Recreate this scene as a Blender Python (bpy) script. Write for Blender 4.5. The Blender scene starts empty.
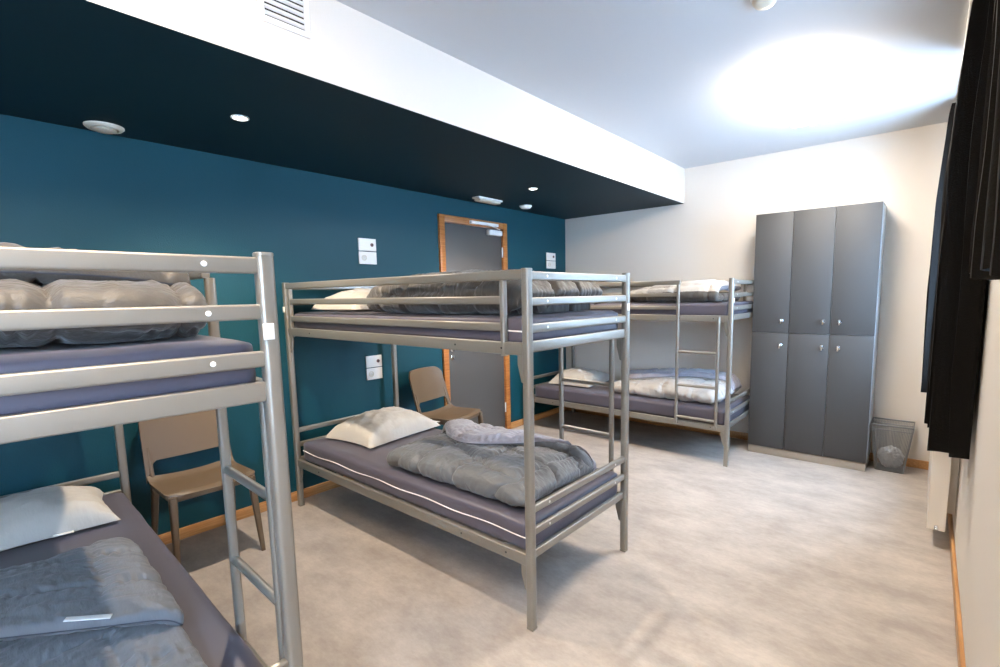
import bpy, bmesh, math, random
from mathutils import Vector, Matrix, noise
from math import sin, cos, pi, radians

# ------------------------------------------------------------------ camera
C = bpy.context.scene.collection
scn = bpy.context.scene
CAM = dict(x=3.3679, y=-4.8791, z=1.4167, yaw=0.6917, pitch=-0.1168, roll=-0.0164, f=491.287, px=523.2, py=352.15)
def make_camera():
    ya, pi_, ro = CAM['yaw'], CAM['pitch'], CAM['roll']
    f = Vector((-sin(ya)*cos(pi_), cos(ya)*cos(pi_), sin(pi_)))
    r = f.cross(Vector((0, 0, 1))).normalized(); u = r.cross(f)
    r2 = cos(ro)*r + sin(ro)*u; u2 = -sin(ro)*r + cos(ro)*u
    m = Matrix((r2, u2, -f)).transposed().to_4x4()
    cd = bpy.data.cameras.new('camera'); co = bpy.data.objects.new('camera', cd); C.objects.link(co)
    m.translation = Vector((CAM['x'], CAM['y'], CAM['z'])); co.matrix_world = m
    cd.sensor_width = 36; cd.lens = CAM['f']*36/1000
    cd.shift_x = -(CAM['px']-500)/1000; cd.shift_y = (CAM['py']-333.5)/1000
    cd.clip_start = 0.02; cd.clip_end = 100
    scn.camera = co
make_camera()

# ------------------------------------------------------------------ world, exposure
scn.view_settings.view_transform = 'Standard'
try: scn.view_settings.look = 'None'
except Exception: pass
scn.view_settings.exposure = 0.68
scn.view_settings.gamma = 1.0
scn.view_settings.use_curve_mapping = False
DAY = 23.0            # daylight outside the windows
LAMP_FAR = 36.0      # ceiling luminaire over the lockers
LAMP_NEAR = 32.0     # ceiling luminaire behind the camera
w = bpy.data.worlds.new('world'); scn.world = w; w.use_nodes = True
wn = w.node_tree.nodes; wn.clear()
wo = wn.new('ShaderNodeOutputWorld'); wb = wn.new('ShaderNodeBackground')
wb.inputs['Color'].default_value = (0.42, 0.66, 1.0, 1); wb.inputs['Strength'].default_value = DAY
w.node_tree.links.new(wb.outputs[0], wo.inputs[0])

SPOT_W = 105.0        # each downlight in the bulkhead

# room numbers (metres)
W, H = 3.546, 2.617          # room width, ceiling height
XS, ZS = 1.426, 2.284        # bulkhead depth, bulkhead underside
YB = -7.0                    # wall behind the camera

# ------------------------------------------------------------------ materials
def srgb(r, g, b):
    def c(v):
        v /= 255.0
        return v/12.92 if v <= 0.04045 else ((v+0.055)/1.055)**2.4
    return (c(r), c(g), c(b), 1)
def mat(name, col, rough=0.5, metal=0.0, spec=0.5, col2=None, scale=5.0, stretch=(1, 1, 1), detail=4, bump=0.0, bscale=60.0,
        bstretch=(1, 1, 1), emit=None, estr=0.0, sheen=0.0, ramp=(0.35, 0.65)):
    m = bpy.data.materials.new(name); m.use_nodes = True
    nt = m.node_tree; b = nt.nodes['Principled BSDF']
    b.inputs['Base Color'].default_value = col
    b.inputs['Roughness'].default_value = rough; b.inputs['Metallic'].default_value = metal
    b.inputs['Specular IOR Level'].default_value = spec
    if sheen: b.inputs['Sheen Weight'].default_value = sheen
    if emit: b.inputs['Emission Color'].default_value = emit; b.inputs['Emission Strength'].default_value = estr
    tc = None
    def coords(s):
        nonlocal tc
        if tc is None: tc = nt.nodes.new('ShaderNodeTexCoord')
        mp = nt.nodes.new('ShaderNodeMapping'); mp.inputs['Scale'].default_value = s
        nt.links.new(tc.outputs['Object'], mp.inputs['Vector']); return mp
    if col2:
        mp = coords(stretch); n = nt.nodes.new('ShaderNodeTexNoise')
        n.inputs['Scale'].default_value = scale; n.inputs['Detail'].default_value = detail; n.inputs['Roughness'].default_value = 0.6
        nt.links.new(mp.outputs[0], n.inputs['Vector'])
        r = nt.nodes.new('ShaderNodeValToRGB'); r.color_ramp.elements[0].position = ramp[0]; r.color_ramp.elements[1].position = ramp[1]
        r.color_ramp.elements[0].color = col; r.color_ramp.elements[1].color = col2
        nt.links.new(n.outputs['Fac'], r.inputs[0]); nt.links.new(r.outputs[0], b.inputs['Base Color'])
    if bump:
        mp = coords(bstretch); n = nt.nodes.new('ShaderNodeTexNoise')
        n.inputs['Scale'].default_value = bscale; n.inputs['Detail'].default_value = 3
        nt.links.new(mp.outputs[0], n.inputs['Vector'])
        bp = nt.nodes.new('ShaderNodeBump'); bp.inputs['Strength'].default_value = bump; bp.inputs['Distance'].default_value = 0.01
        nt.links.new(n.outputs['Fac'], bp.inputs['Height']); nt.links.new(bp.outputs[0], b.inputs['Normal'])
    return m

M = {}
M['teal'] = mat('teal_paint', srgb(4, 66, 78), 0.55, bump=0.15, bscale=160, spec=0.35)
M['teal_shaded'] = mat('shaded_teal_paint', srgb(0, 38, 48), 0.6, spec=0.3)  # same teal as the wall, the underside's shade put into its colour
M['white'] = mat('white_wall_paint', srgb(218, 210, 200), 0.7, bump=0.08, bscale=140, spec=0.3)
M['ceil'] = mat('ceiling_paint', srgb(198, 198, 199), 0.8, spec=0.2)
M['wood'] = mat('varnished_wood', srgb(188, 122, 62), 0.4, col2=srgb(160, 96, 42), scale=6, stretch=(1, 1, 14), bump=0.03)
M['wood_h'] = mat('varnished_wood_skirting', srgb(196, 148, 96), 0.4, col2=srgb(168, 118, 68), scale=5, stretch=(10, 1, 20), bump=0.03)
M['door'] = mat('grey_door_laminate', srgb(82, 79, 76), 0.5, bump=0.05, bscale=200)
M['locker'] = mat('grey_locker_laminate', srgb(60, 59, 58), 0.58, bump=0.04, bscale=220, bstretch=(1, 1, 4))
M['locker_side'] = mat('pale_grey_locker_side', srgb(165, 170, 172), 0.5)
M['plinth'] = mat('greige_plinth', srgb(150, 138, 124), 0.5)
M['steel'] = mat('satin_grey_powder_coat', srgb(146, 142, 134), 0.33, metal=0.55, spec=0.5, bump=0.01, bscale=300)
M['chrome'] = mat('chrome', (0.8, 0.8, 0.8, 1), 0.15, metal=1.0)
M['plastic_w'] = mat('white_plastic', srgb(232, 230, 226), 0.35)
M['plastic_d'] = mat('dark_plastic', srgb(40, 40, 42), 0.4)
M['dot'] = mat('red_grey_symbol', srgb(120, 78, 70), 0.4)
M['chair'] = mat('taupe_plastic', srgb(100, 83, 64), 0.42, bump=0.02, bscale=400)
M['vinyl'] = mat('slate_mattress_cover', srgb(80, 76, 87), 0.45, bump=0.06, bscale=14, sheen=0.1)
M['piping'] = mat('white_piping', srgb(225, 220, 215), 0.5)
M['pillow'] = mat('beige_grey_pillowcase', srgb(180, 175, 166), 0.8, bump=0.25, bscale=18, bstretch=(1, 2.5, 1), sheen=0.2)
M['quilt'] = mat('grey_quilt_outer', srgb(88, 90, 92), 0.55, bump=0.45, bscale=26, bstretch=(1, 3, 1), sheen=0.25)
M['quilt_in'] = mat('pale_lilac_quilt_lining', srgb(140, 137, 144), 0.6, bump=0.4, bscale=30, bstretch=(3, 1, 1), sheen=0.25)
M['quilt_b'] = mat('blue_grey_quilt_outer', srgb(104, 107, 112), 0.6, bump=0.35, bscale=24, bstretch=(1, 3, 1), sheen=0.2)
M['quilt_p'] = mat('pale_beige_quilt_lining', srgb(176, 171, 165), 0.65, bump=0.4, bscale=30, bstretch=(3, 1, 1), sheen=0.2)
M['quilt_d'] = mat('taupe_grey_quilt_outer', srgb(66, 62, 57), 0.55, bump=0.45, bscale=26, bstretch=(3, 1, 1), sheen=0.25)
M['edge'] = mat('dark_quilt_binding', srgb(52, 56, 66), 0.6)
M['curtain'] = mat('black_curtain_cloth', srgb(16, 15, 14), 0.9, spec=0.15, bump=0.15, bscale=200)
M['rad'] = mat('radiator_enamel', srgb(232, 226, 216), 0.3)
M['bin'] = mat('bin_wire', srgb(120, 122, 124), 0.4, metal=0.6)
M['bag'] = mat('crumpled_bin_liner', srgb(190, 190, 192), 0.45, bump=0.5, bscale=30)
M['lamp'] = mat('luminaire_diffuser', (1, 0.93, 0.82, 1), 0.5, emit=(1, 0.87, 0.70, 1), estr=LAMP_FAR)
M['lamp2'] = mat('luminaire_diffuser_near', (1, 0.93, 0.82, 1), 0.5, emit=(1, 0.80, 0.58, 1), estr=LAMP_NEAR)
M['spot'] = mat('downlight_lens', (1, 1, 1, 1), 0.3, emit=(1, 0.96, 0.9, 1), estr=12)
M['vent_in'] = mat('vent_recess', srgb(60, 56, 52), 0.8)
M['cream'] = mat('cream_enamel', srgb(214, 206, 188), 0.4)

def floor_material():
    m = bpy.data.materials.new('mottled_vinyl_floor'); m.use_nodes = True
    nt = m.node_tree; N = nt.nodes; L = nt.links; b = N['Principled BSDF']
    b.inputs['Roughness'].default_value = 0.42; b.inputs['Specular IOR Level'].default_value = 0.45
    tc = N.new('ShaderNodeTexCoord')
    def nz(scale, st, detail=6, rough=0.65):
        mp = N.new('ShaderNodeMapping'); mp.inputs['Scale'].default_value = st; mp.inputs['Rotation'].default_value = (0, 0, radians(8))
        n = N.new('ShaderNodeTexNoise'); n.inputs['Scale'].default_value = scale; n.inputs['Detail'].default_value = detail; n.inputs['Roughness'].default_value = rough
        L.new(tc.outputs['Object'], mp.inputs[0]); L.new(mp.outputs[0], n.inputs['Vector']); return n
    a = nz(3.0, (1, 1.7, 1), 9, 0.72); r = N.new('ShaderNodeValToRGB')
    r.color_ramp.elements[0].position = 0.36; r.color_ramp.elements[1].position = 0.66
    r.color_ramp.elements[0].color = srgb(160, 150, 141); r.color_ramp.elements[1].color = srgb(192, 182, 171)
    L.new(a.outputs['Fac'], r.inputs[0])
    c = nz(26, (1, 2.0, 1), 8, 0.8); r2 = N.new('ShaderNodeValToRGB')
    r2.color_ramp.elements[0].position = 0.32; r2.color_ramp.elements[1].position = 0.7
    r2.color_ramp.elements[0].color = (0.84, 0.84, 0.85, 1); r2.color_ramp.elements[1].color = (1, 1, 1, 1)
    L.new(c.outputs['Fac'], r2.inputs[0])
    mx = N.new('ShaderNodeMix'); mx.data_type = 'RGBA'; mx.blend_type = 'MULTIPLY'; mx.inputs[0].default_value = 1
    L.new(r.outputs[0], mx.inputs[6]); L.new(r2.outputs[0], mx.inputs[7]); L.new(mx.outputs[2], b.inputs['Base Color'])
    return m
M['floor'] = floor_material()

def glass_material():
    m = bpy.data.materials.new('window_glass'); m.use_nodes = True
    nt = m.node_tree; nt.nodes.clear()
    o = nt.nodes.new('ShaderNodeOutputMaterial'); mx = nt.nodes.new('ShaderNodeMixShader')
    t = nt.nodes.new('ShaderNodeBsdfTransparent'); g = nt.nodes.new('ShaderNodeBsdfGlossy'); g.inputs['Roughness'].default_value = 0.02
    mx.inputs[0].default_value = 0.07
    nt.links.new(t.outputs[0], mx.inputs[1]); nt.links.new(g.outputs[0], mx.inputs[2]); nt.links.new(mx.outputs[0], o.inputs[0])
    return m
M['glass'] = glass_material()

# ------------------------------------------------------------------ mesh helpers
def obj(name, bm, m, parent=None, loc=None, smooth=35):
    me = bpy.data.meshes.new(name)
    bmesh.ops.recalc_face_normals(bm, faces=bm.faces)
    bm.to_mesh(me); bm.free()
    for x in (m if isinstance(m, (list, tuple)) else [m]): me.materials.append(x)
    if smooth:
        for p in me.polygons: p.use_smooth = True
        try: me.set_sharp_from_angle(angle=radians(smooth))
        except Exception: pass
    o = bpy.data.objects.new(name, me); C.objects.link(o)
    if parent: o.parent = parent
    if loc: o.location = loc
    return o
def thing(name, label, cat, loc=(0, 0, 0), rz=0, group=None):
    o = bpy.data.objects.new(name, None); C.objects.link(o)
    o.empty_display_size = 0.1
    o.location = loc; o.rotation_euler = (0, 0, rz); o['label'] = label; o['category'] = cat
    if group: o['group'] = group
    return o
def tag(o, label, cat, group=None, kind=None):
    o['label'] = label; o['category'] = cat
    if group: o['group'] = group
    if kind: o['kind'] = kind
    return o
def struct(name, bm, m, label, smooth=None, cat=None):
    o = obj(name, bm, m, smooth=smooth); o['kind'] = 'structure'; o['label'] = label
    o['category'] = cat or name.split('_')[0]
    return o
def add_box(bm, x0, x1, y0, y1, z0, z1, mi=0):
    vs = [bm.verts.new((x, y, z)) for x in (x0, x1) for y in (y0, y1) for z in (z0, z1)]
    fs = []
    for q in ((0, 1, 3, 2), (4, 6, 7, 5), (0, 4, 5, 1), (2, 3, 7, 6), (0, 2, 6, 4), (1, 5, 7, 3)):
        f = bm.faces.new([vs[i] for i in q]); f.material_index = mi; fs.append(f)
    return vs, fs
def rbox(bm, x0, x1, y0, y1, z0, z1, r=0.004, seg=2, mi=0):
    t = bmesh.new(); add_box(t, x0, x1, y0, y1, z0, z1)
    bmesh.ops.recalc_face_normals(t, faces=t.faces)
    bmesh.ops.bevel(t, geom=list(t.edges), offset=r, segments=seg, affect='EDGES', profile=0.5)
    merge(bm, t, mi=mi)
def merge(bm, t, mat4=None, mi=None):
    if mat4 is not None: t.transform(mat4)
    mp = {}
    for v in t.verts: mp[v] = bm.verts.new(v.co)
    for f in t.faces:
        try:
            nf = bm.faces.new([mp[v] for v in f.verts]); nf.material_index = f.material_index if mi is None else mi
        except ValueError: pass
    t.free()
def section(w, h, r, n=4):
    pts = []
    for cx, cy, a0 in ((w/2-r, h/2-r, 0), (-w/2+r, h/2-r, 90), (-w/2+r, -h/2+r, 180), (w/2-r, -h/2+r, 270)):
        for k in range(n+1):
            a = radians(a0 + 90*k/n); pts.append((cx+r*cos(a), cy+r*sin(a)))
    return pts
def bar(bm, p0, p1, w, h, r=0.004, up=(0, 0, 1), mi=0):
    """rounded rectangular tube between two points; h is measured along 'up'"""
    p0, p1 = Vector(p0), Vector(p1); d = (p1-p0).normalized(); u = Vector(up)
    if abs(d.dot(u)) > 0.95: u = Vector((0, 1, 0))
    s = d.cross(u).normalized(); u = s.cross(d)
    sec = section(w, h, min(r, w/2-1e-4, h/2-1e-4))
    e = min(0.0015, r*0.4)
    rings = []
    for t, k in ((p0, 1-2*e/min(w, h)), (p0+d*e, 1), (p1-d*e, 1), (p1, 1-2*e/min(w, h))):
        rings.append([bm.verts.new(t + s*a*k + u*b*k) for a, b in sec])
    for A, B in zip(rings, rings[1:]):
        for i in range(len(A)):
            f = bm.faces.new((A[i], A[(i+1) % len(A)], B[(i+1) % len(A)], B[i])); f.material_index = mi
    for A in (rings[0], rings[-1]):
        f = bm.faces.new(A); f.material_index = mi
def tube(bm, pts, r, n=10, mi=0, rad=None):
    pts = [Vector(p) for p in pts]; rings = []
    s = None
    for i, p in enumerate(pts):
        d = (pts[min(i+1, len(pts)-1)] - pts[max(i-1, 0)]).normalized()
        if s is None:
            a = Vector((0, 0, 1)) if abs(d.z) < 0.9 else Vector((1, 0, 0)); s = d.cross(a).normalized()
        else: s = (s - d*s.dot(d)).normalized()
        u = s.cross(d); rr = rad[i] if rad else r
        rings.append([bm.verts.new(p + (s*cos(2*pi*k/n) + u*sin(2*pi*k/n))*rr) for k in range(n)])
    for A, B in zip(rings, rings[1:]):
        for i in range(n):
            f = bm.faces.new((A[i], A[(i+1) % n], B[(i+1) % n], B[i])); f.material_index = mi
    for A in (rings[0], rings[-1]):
        f = bm.faces.new(A); f.material_index = mi
def lathe(bm, prof, n=32, M4=None, mi=0):
    t = bmesh.new(); rings = []
    for r, z in prof:
        rings.append([t.verts.new((max(r, 1e-5)*cos(2*pi*k/n), max(r, 1e-5)*sin(2*pi*k/n), z)) for k in range(n)])
    for A, B in zip(rings, rings[1:]):
        for i in range(n): t.faces.new((A[i], A[(i+1) % n], B[(i+1) % n], B[i]))
    t.faces.new(rings[0]); t.faces.new(rings[-1])
    merge(bm, t, M4, mi)
def prism(bm, poly, z0, z1, mi=0):
    a = [bm.verts.new((x, y, z0)) for x, y in poly]; b = [bm.verts.new((x, y, z1)) for x, y in poly]
    n = len(poly)
    for i in range(n):
        f = bm.faces.new((a[i], a[(i+1) % n], b[(i+1) % n], b[i])); f.material_index = mi
    bm.faces.new(a).material_index = mi; bm.faces.new(b).material_index = mi
def B(): return bmesh.new()
def fb(v, s=0.0, o=3): return noise.fractal(Vector(v)+Vector((s, s*1.7, s*0.3)), 1.0, 2.0, o)

# ------------------------------------------------------------------ room shell
T = 0.25
b = B(); add_box(b, -0.2, W+T, YB-0.2, 0.2, -0.2, 0); struct('floor', b, M['floor'], 'pale beige mottled vinyl floor of the dormitory', cat='floor')
b = B(); add_box(b, -0.2, W+T, YB-0.2, 0.2, H, H+0.2); struct('ceiling', b, M['ceil'], 'smooth pale ceiling over the open side of the room')
# left teal wall with a doorway; the door frame fills it
D0, D1, DZ = -1.955, -1.06, 2.128       # outer edges of the frame
b = B(); add_box(b, -0.2, 0, YB-0.2, D0+0.03, 0, H); add_box(b, -0.2, 0, D1-0.03, 0.2, 0, H); add_box(b, -0.2, 0, D0+0.03, D1-0.03, DZ-0.03, H)
struct('wall_left', b, M['teal'], 'textured teal painted wall with the door')
b = B(); add_box(b, 0, W, 0, 0.2, 0, H); struct('wall_back', b, M['white'], 'plain cream white far wall behind the lockers')
b = B(); add_box(b, 0, W, YB-0.2, YB, 0, H); struct('wall_front', b, M['white'], 'plain white wall at the near end of the room')
# right wall with three windows
WIN = [(-1.45, -0.55, 0.92, 2.34), (-4.05, -2.72, 1.52, 2.34), (-6.45, -5.40, 0.92, 2.34)]
b = B(); ys = [YB-0.2]
for (a, c, z0, z1) in sorted(WIN):
    add_box(b, W, W+T, ys[-1], a, 0, H); add_box(b, W, W+T, a, c, 0, z0); add_box(b, W, W+T, a, c, z1, H); ys.append(c)
add_box(b, W, W+T, ys[-1], 0.2, 0, H)
struct('wall_right', b, M['white'], 'white right hand wall holding the curtained windows')
for i, (a, c, z0, z1) in enumerate(WIN):
    b = B(); x0, x1 = W+0.12, W+0.17
    for (ya, yb, za, zb) in ((a, c, z0, z0+0.06), (a, c, z1-0.06, z1), (a, a+0.06, z0+0.06, z1-0.06), (c-0.06, c, z0+0.06, z1-0.06)):
        rbox(b, x0, x1, ya, yb, za, zb, 0.004)
    win = struct('window_%d' % (i+1), b, M['plastic_w'], ['white framed window behind the far curtains', 'high white framed window behind the short near curtain', 'white framed window beside the camera'][i], smooth=35, cat='window')
    g = B(); add_box(g, W+0.140, W+0.148, a+0.055, c-0.055, z0+0.055, z1-0.055); obj('pane', g, M['glass'], win, smooth=None)
# bulkhead over the beds: teal below, white fascia
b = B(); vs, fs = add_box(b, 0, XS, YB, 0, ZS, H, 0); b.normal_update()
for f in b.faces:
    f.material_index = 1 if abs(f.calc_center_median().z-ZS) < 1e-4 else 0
struct('ceiling_bulkhead', b, [M['white'], M['teal_shaded']], 'dropped bulkhead over the beds, white face and teal underside coloured as in shade', cat='ceiling')
# skirting
def skirting(name, pts, label):
    bm = B()
    (x0, y0), (x1, y1), t = pts
    if abs(x0-x1) < 1e-6: rbox(bm, min(x0, x0+t), max(x0, x0+t), y0, y1, 0, 0.068, 0.004)
    else: rbox(bm, x0, x1, min(y0, y0+t), max(y0, y0+t), 0, 0.068, 0.004)
    return struct(name, bm, M['wood_h'], label, smooth=35, cat='skirting board')
skirting('baseboard_left', ((0, YB), (0, D0), 0.015), 'light wood skirting along the teal wall before the door')
skirting('baseboard_left_far', ((0, D1), (0, -0.001), 0.015), 'short light wood skirting on the teal wall beyond the door')
skirting('baseboard_back', ((0.016, 0), (W-0.016, 0), -0.015), 'light wood skirting under the far white wall')
skirting('baseboard_right', ((W, YB), (W, -0.001), -0.015), 'light wood skirting under the right white wall')

# ------------------------------------------------------------------ door
fr = B(); fw = 0.062
for (y0, y1, z0, z1) in ((D0, D0+fw, 0, DZ), (D1-fw, D1, 0, DZ), (D0+fw, D1-fw, DZ-fw, DZ)):
    rbox(fr, -0.12, 0.022, y0, y1, z0, z1, 0.004)
door = struct('door_1', fr, M['wood'], 'dark grey door in an orange wood frame on the teal wall', smooth=35, cat='door')
lf = B(); rbox(lf, -0.045, -0.003, D0+fw+0.003, D1-fw-0.003, 0.006, DZ-fw-0.003, 0.002)
leaf = obj('door_leaf', lf, M['door'], door); leaf['label'] = 'dark grey door leaf'
h = B(); RX = Matrix.Rotation(radians(90), 4, 'Y')
lathe(h, [(0.026, 0), (0.026, 0.006), (0.022, 0.009), (0.010, 0.010), (0.010, 0.045)], 24, Matrix.Translation((-0.003, -1.835, 0.93)) @ RX)
tube(h, [(0.042, -1.835, 0.93), (0.046, -1.82, 0.93), (0.046, -1.72, 0.928)], 0.009)
lathe(h, [(0.024, 0), (0.024, 0.006), (0.02, 0.008)], 24, Matrix.Translation((-0.003, -1.835, 0.85)) @ RX)
obj('door_handle', h, M['chrome'], leaf)
c_ = B(); rbox(c_, -0.002, 0.05, -1.345, -1.16, 1.995, 2.045, 0.008)
cl = obj('door_closer', c_, M['plastic_w'], leaf); cl['label'] = 'silver grey overhead door closer'
c_ = B(); bar(c_, (0.055, -1.21, 2.052), (0.062, -1.40, 2.088), 0.014, 0.008); bar(c_, (0.045, -1.60, 2.09), (0.045, -1.23, 2.09), 0.03, 0.028, 0.004)
obj('closer_arm', c_, M['plastic_w'], cl)
for z in (0.25, 1.05, 1.52, 1.84):
    c_ = B(); tube(c_, [(0.006, D1-fw-0.001, z-0.05), (0.006, D1-fw-0.001, z+0.05)], 0.0075, 10)
    obj('hinge', c_, M['plastic_w'], door)

# ------------------------------------------------------------------ bunk beds
L_, WD = 2.03, 0.816
def make_bunk(label, loc, rz, ladder_far=True, group='grey steel bunk beds'):
    t = thing('bunk_bed', label, 'bunk bed', loc, rz)
    s = M['steel']
    def yy(v): return v if ladder_far else WD-v       # mirror across the bed for a ladder on the near side
    def part(name, f, m=s, par=t):
        bm = B(); f(bm); return obj(name, bm, m, par)
    PW = 0.038; HT = 1.512
    for x in (0, L_):
        for y in (0, WD):
            def f(bm, x=x, y=y): bar(bm, (x, yy(y), 0.012), (x, yy(y), HT), 0.036, PW, 0.011, up=(1, 0, 0))
            p = part('post', f)
            part('post_cap', lambda bm, x=x, y=y: bar(bm, (x, yy(y), HT-0.002), (x, yy(y), HT+0.007), 0.038, 0.040, 0.013, up=(1, 0, 0)), s, p)
            part('foot', lambda bm, x=x, y=y: rbox(bm, x-0.0175, x+0.0175, yy(y)-0.0165, yy(y)+0.0165, 0, 0.012, 0.003), M['steel'], p)
    # end rails
    for x, sg in ((0, -1), (L_, 1)):
        for z, hh in ((1.490, 0.036), (1.388, 0.034), (1.282, 0.036), (0.528, 0.032), (0.430, 0.032)):
            r = part('end_rail', lambda bm: bar(bm, (x, 0.017, z), (x, WD-0.017, z), 0.022, hh, 0.006))
            for k in (0.12, WD-0.12):
                q = B(); lathe(q, [(0.006, 0), (0.0055, 0.002), (0.002, 0.003)], 12, Matrix.Translation((x+sg*0.0105, k, z)) @ Matrix.Rotation(sg*pi/2, 4, 'Y'))
                obj('plug', q, M['plastic_w'], r)
        for z, hh in ((1.207, 0.046), (0.326, 0.036)):
            part('end_frame_rail', lambda bm: bar(bm, (x-sg*0.006, 0.017, z), (x-sg*0.006, WD-0.017, z), 0.022, hh, 0.005))
    # side frame rails carrying the mattresses
    for z in (1.199, 0.307):
        for y, sg in ((0, 1), (WD, -1)):
            r = part('side_rail', lambda bm: (bar(bm, (0.017, yy(y), z), (L_-0.017, yy(y), z), 0.024, 0.052, 0.004),
                                              bar(bm, (0.03, yy(y+sg*0.02), z+0.004), (L_-0.03, yy(y+sg*0.02), z+0.004), 0.02, 0.006, 0.002)))
            ysg = -sg if ladder_far else sg
            for k in (0.30, 1.62, 1.90):
                q = B(); lathe(q, [(0.005, 0), (0.0045, 0.002)], 10, Matrix.Translation((k, yy(y)+ysg*0.0118, z)) @ Matrix.Rotation(-ysg*pi/2, 4, 'X'))
                obj('rail_bolt', q, M['plastic_d'], r)
            for x, xs in ((0, 1), (L_, -1)):
                def f(bm):
                    zt = z+0.02; x0 = x+xs*0.017
                    poly = [(x0, zt), (x0+xs*0.034, zt), (x0+xs*0.032, zt-0.085), (x0+xs*0.014, zt-0.155), (x0, zt-0.160)]
                    tb = B(); prism(tb, poly, -0.006, 0.006)
                    merge(bm, tb, Matrix.Translation((0, yy(y), 0)) @ Matrix.Rotation(pi/2, 4, 'X'))
                part('corner_bracket', f)
    for z in (1.19, 0.295):      # cross slats under the mattress
        def f(bm):
            for k in range(9): bar(bm, (0.2+k*0.2, 0.02, z), (0.2+k*0.2, WD-0.02, z), 0.04, 0.008, 0.003)
        part('slats', f)
    # plain guard side
    y = 0
    part('guard_rail', lambda bm: bar(bm, (0.017, yy(y), 1.495), (L_-0.017, yy(y), 1.495), 0.022, 0.040, 0.006))
    for z, hh in ((1.395, 0.034), (1.285, 0.036)):
        part('guard_rail', lambda bm: bar(bm, (0.06, yy(y), z), (1.895, yy(y), z), 0.020, hh, 0.006))
    for x in (0.052, 1.905):
        part('guard_bar', lambda bm: bar(bm, (x, yy(y), 1.165), (x, yy(y), 1.476), 0.024, 0.026, 0.006))
    # ladder side
    y = WD; xa, xb = 1.607, 1.942
    part('guard_rail', lambda bm: bar(bm, (0.017, yy(y), 1.495), (xa+0.012, yy(y), 1.495), 0.022, 0.036, 0.006))
    for z, hh in ((1.395, 0.032), (1.285, 0.032)):
        part('guard_rail', lambda bm: bar(bm, (0.017, yy(y), z), (xa-0.012, yy(y), z), 0.020, hh, 0.006))
    yl = y+0.012
    part('ladder_stile', lambda bm: bar(bm, (xa, yy(yl), 0.30), (xa, yy(yl), 1.478), 0.024, 0.026, 0.008))
    part('ladder_stile', lambda bm: bar(bm, (xb, yy(yl), 0.30), (xb, yy(yl), 1.215), 0.024, 0.026, 0.008))
    for z in (0.36, 0.635, 0.918):
        part('rung', lambda bm: tube(bm, [(xa+0.011, yy(yl), z), (xb-0.011, yy(yl), z)], 0.0125, 12))
    # white height stickers on the posts
    part('safety_sticker', lambda bm: rbox(bm, L_+0.0165, L_+0.0215, yy(WD)-0.019-(0 if ladder_far else -0.014), yy(WD)+0.005+(0 if ladder_far else 0.014), 1.325, 1.362, 0.002), M['plastic_w'])
    part('safety_sticker', lambda bm: rbox(bm, -0.016, 0.008, yy(0)-0.0225 if ladder_far else yy(0)+0.0175, yy(0)-0.0175 if ladder_far else yy(0)+0.0225, 1.325, 1.362, 0.002), M['plastic_w'])
    return t
BED2 = Vector((0.112, -3.370, 0)); BED3 = Vector((0.132, -0.858, 0)); BED1 = Vector((0.150, -5.125, 0)); R1 = radians(-2.2)
make_bunk('grey steel bunk bed in the middle of the room, beside the door', BED2, 0, True)
make_bunk('grey steel bunk bed nearest the camera, cut off by the left edge', BED1, R1, True)
make_bunk('grey steel bunk bed against the far white wall beside the lockers', BED3, 0, False)
def bedm(o, rz): return Matrix.Translation(o) @ Matrix.Rotation(rz, 4, 'Z')
BM = {1: bedm(BED1, R1), 2: bedm(BED2, 0), 3: bedm(BED3, 0)}

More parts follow.
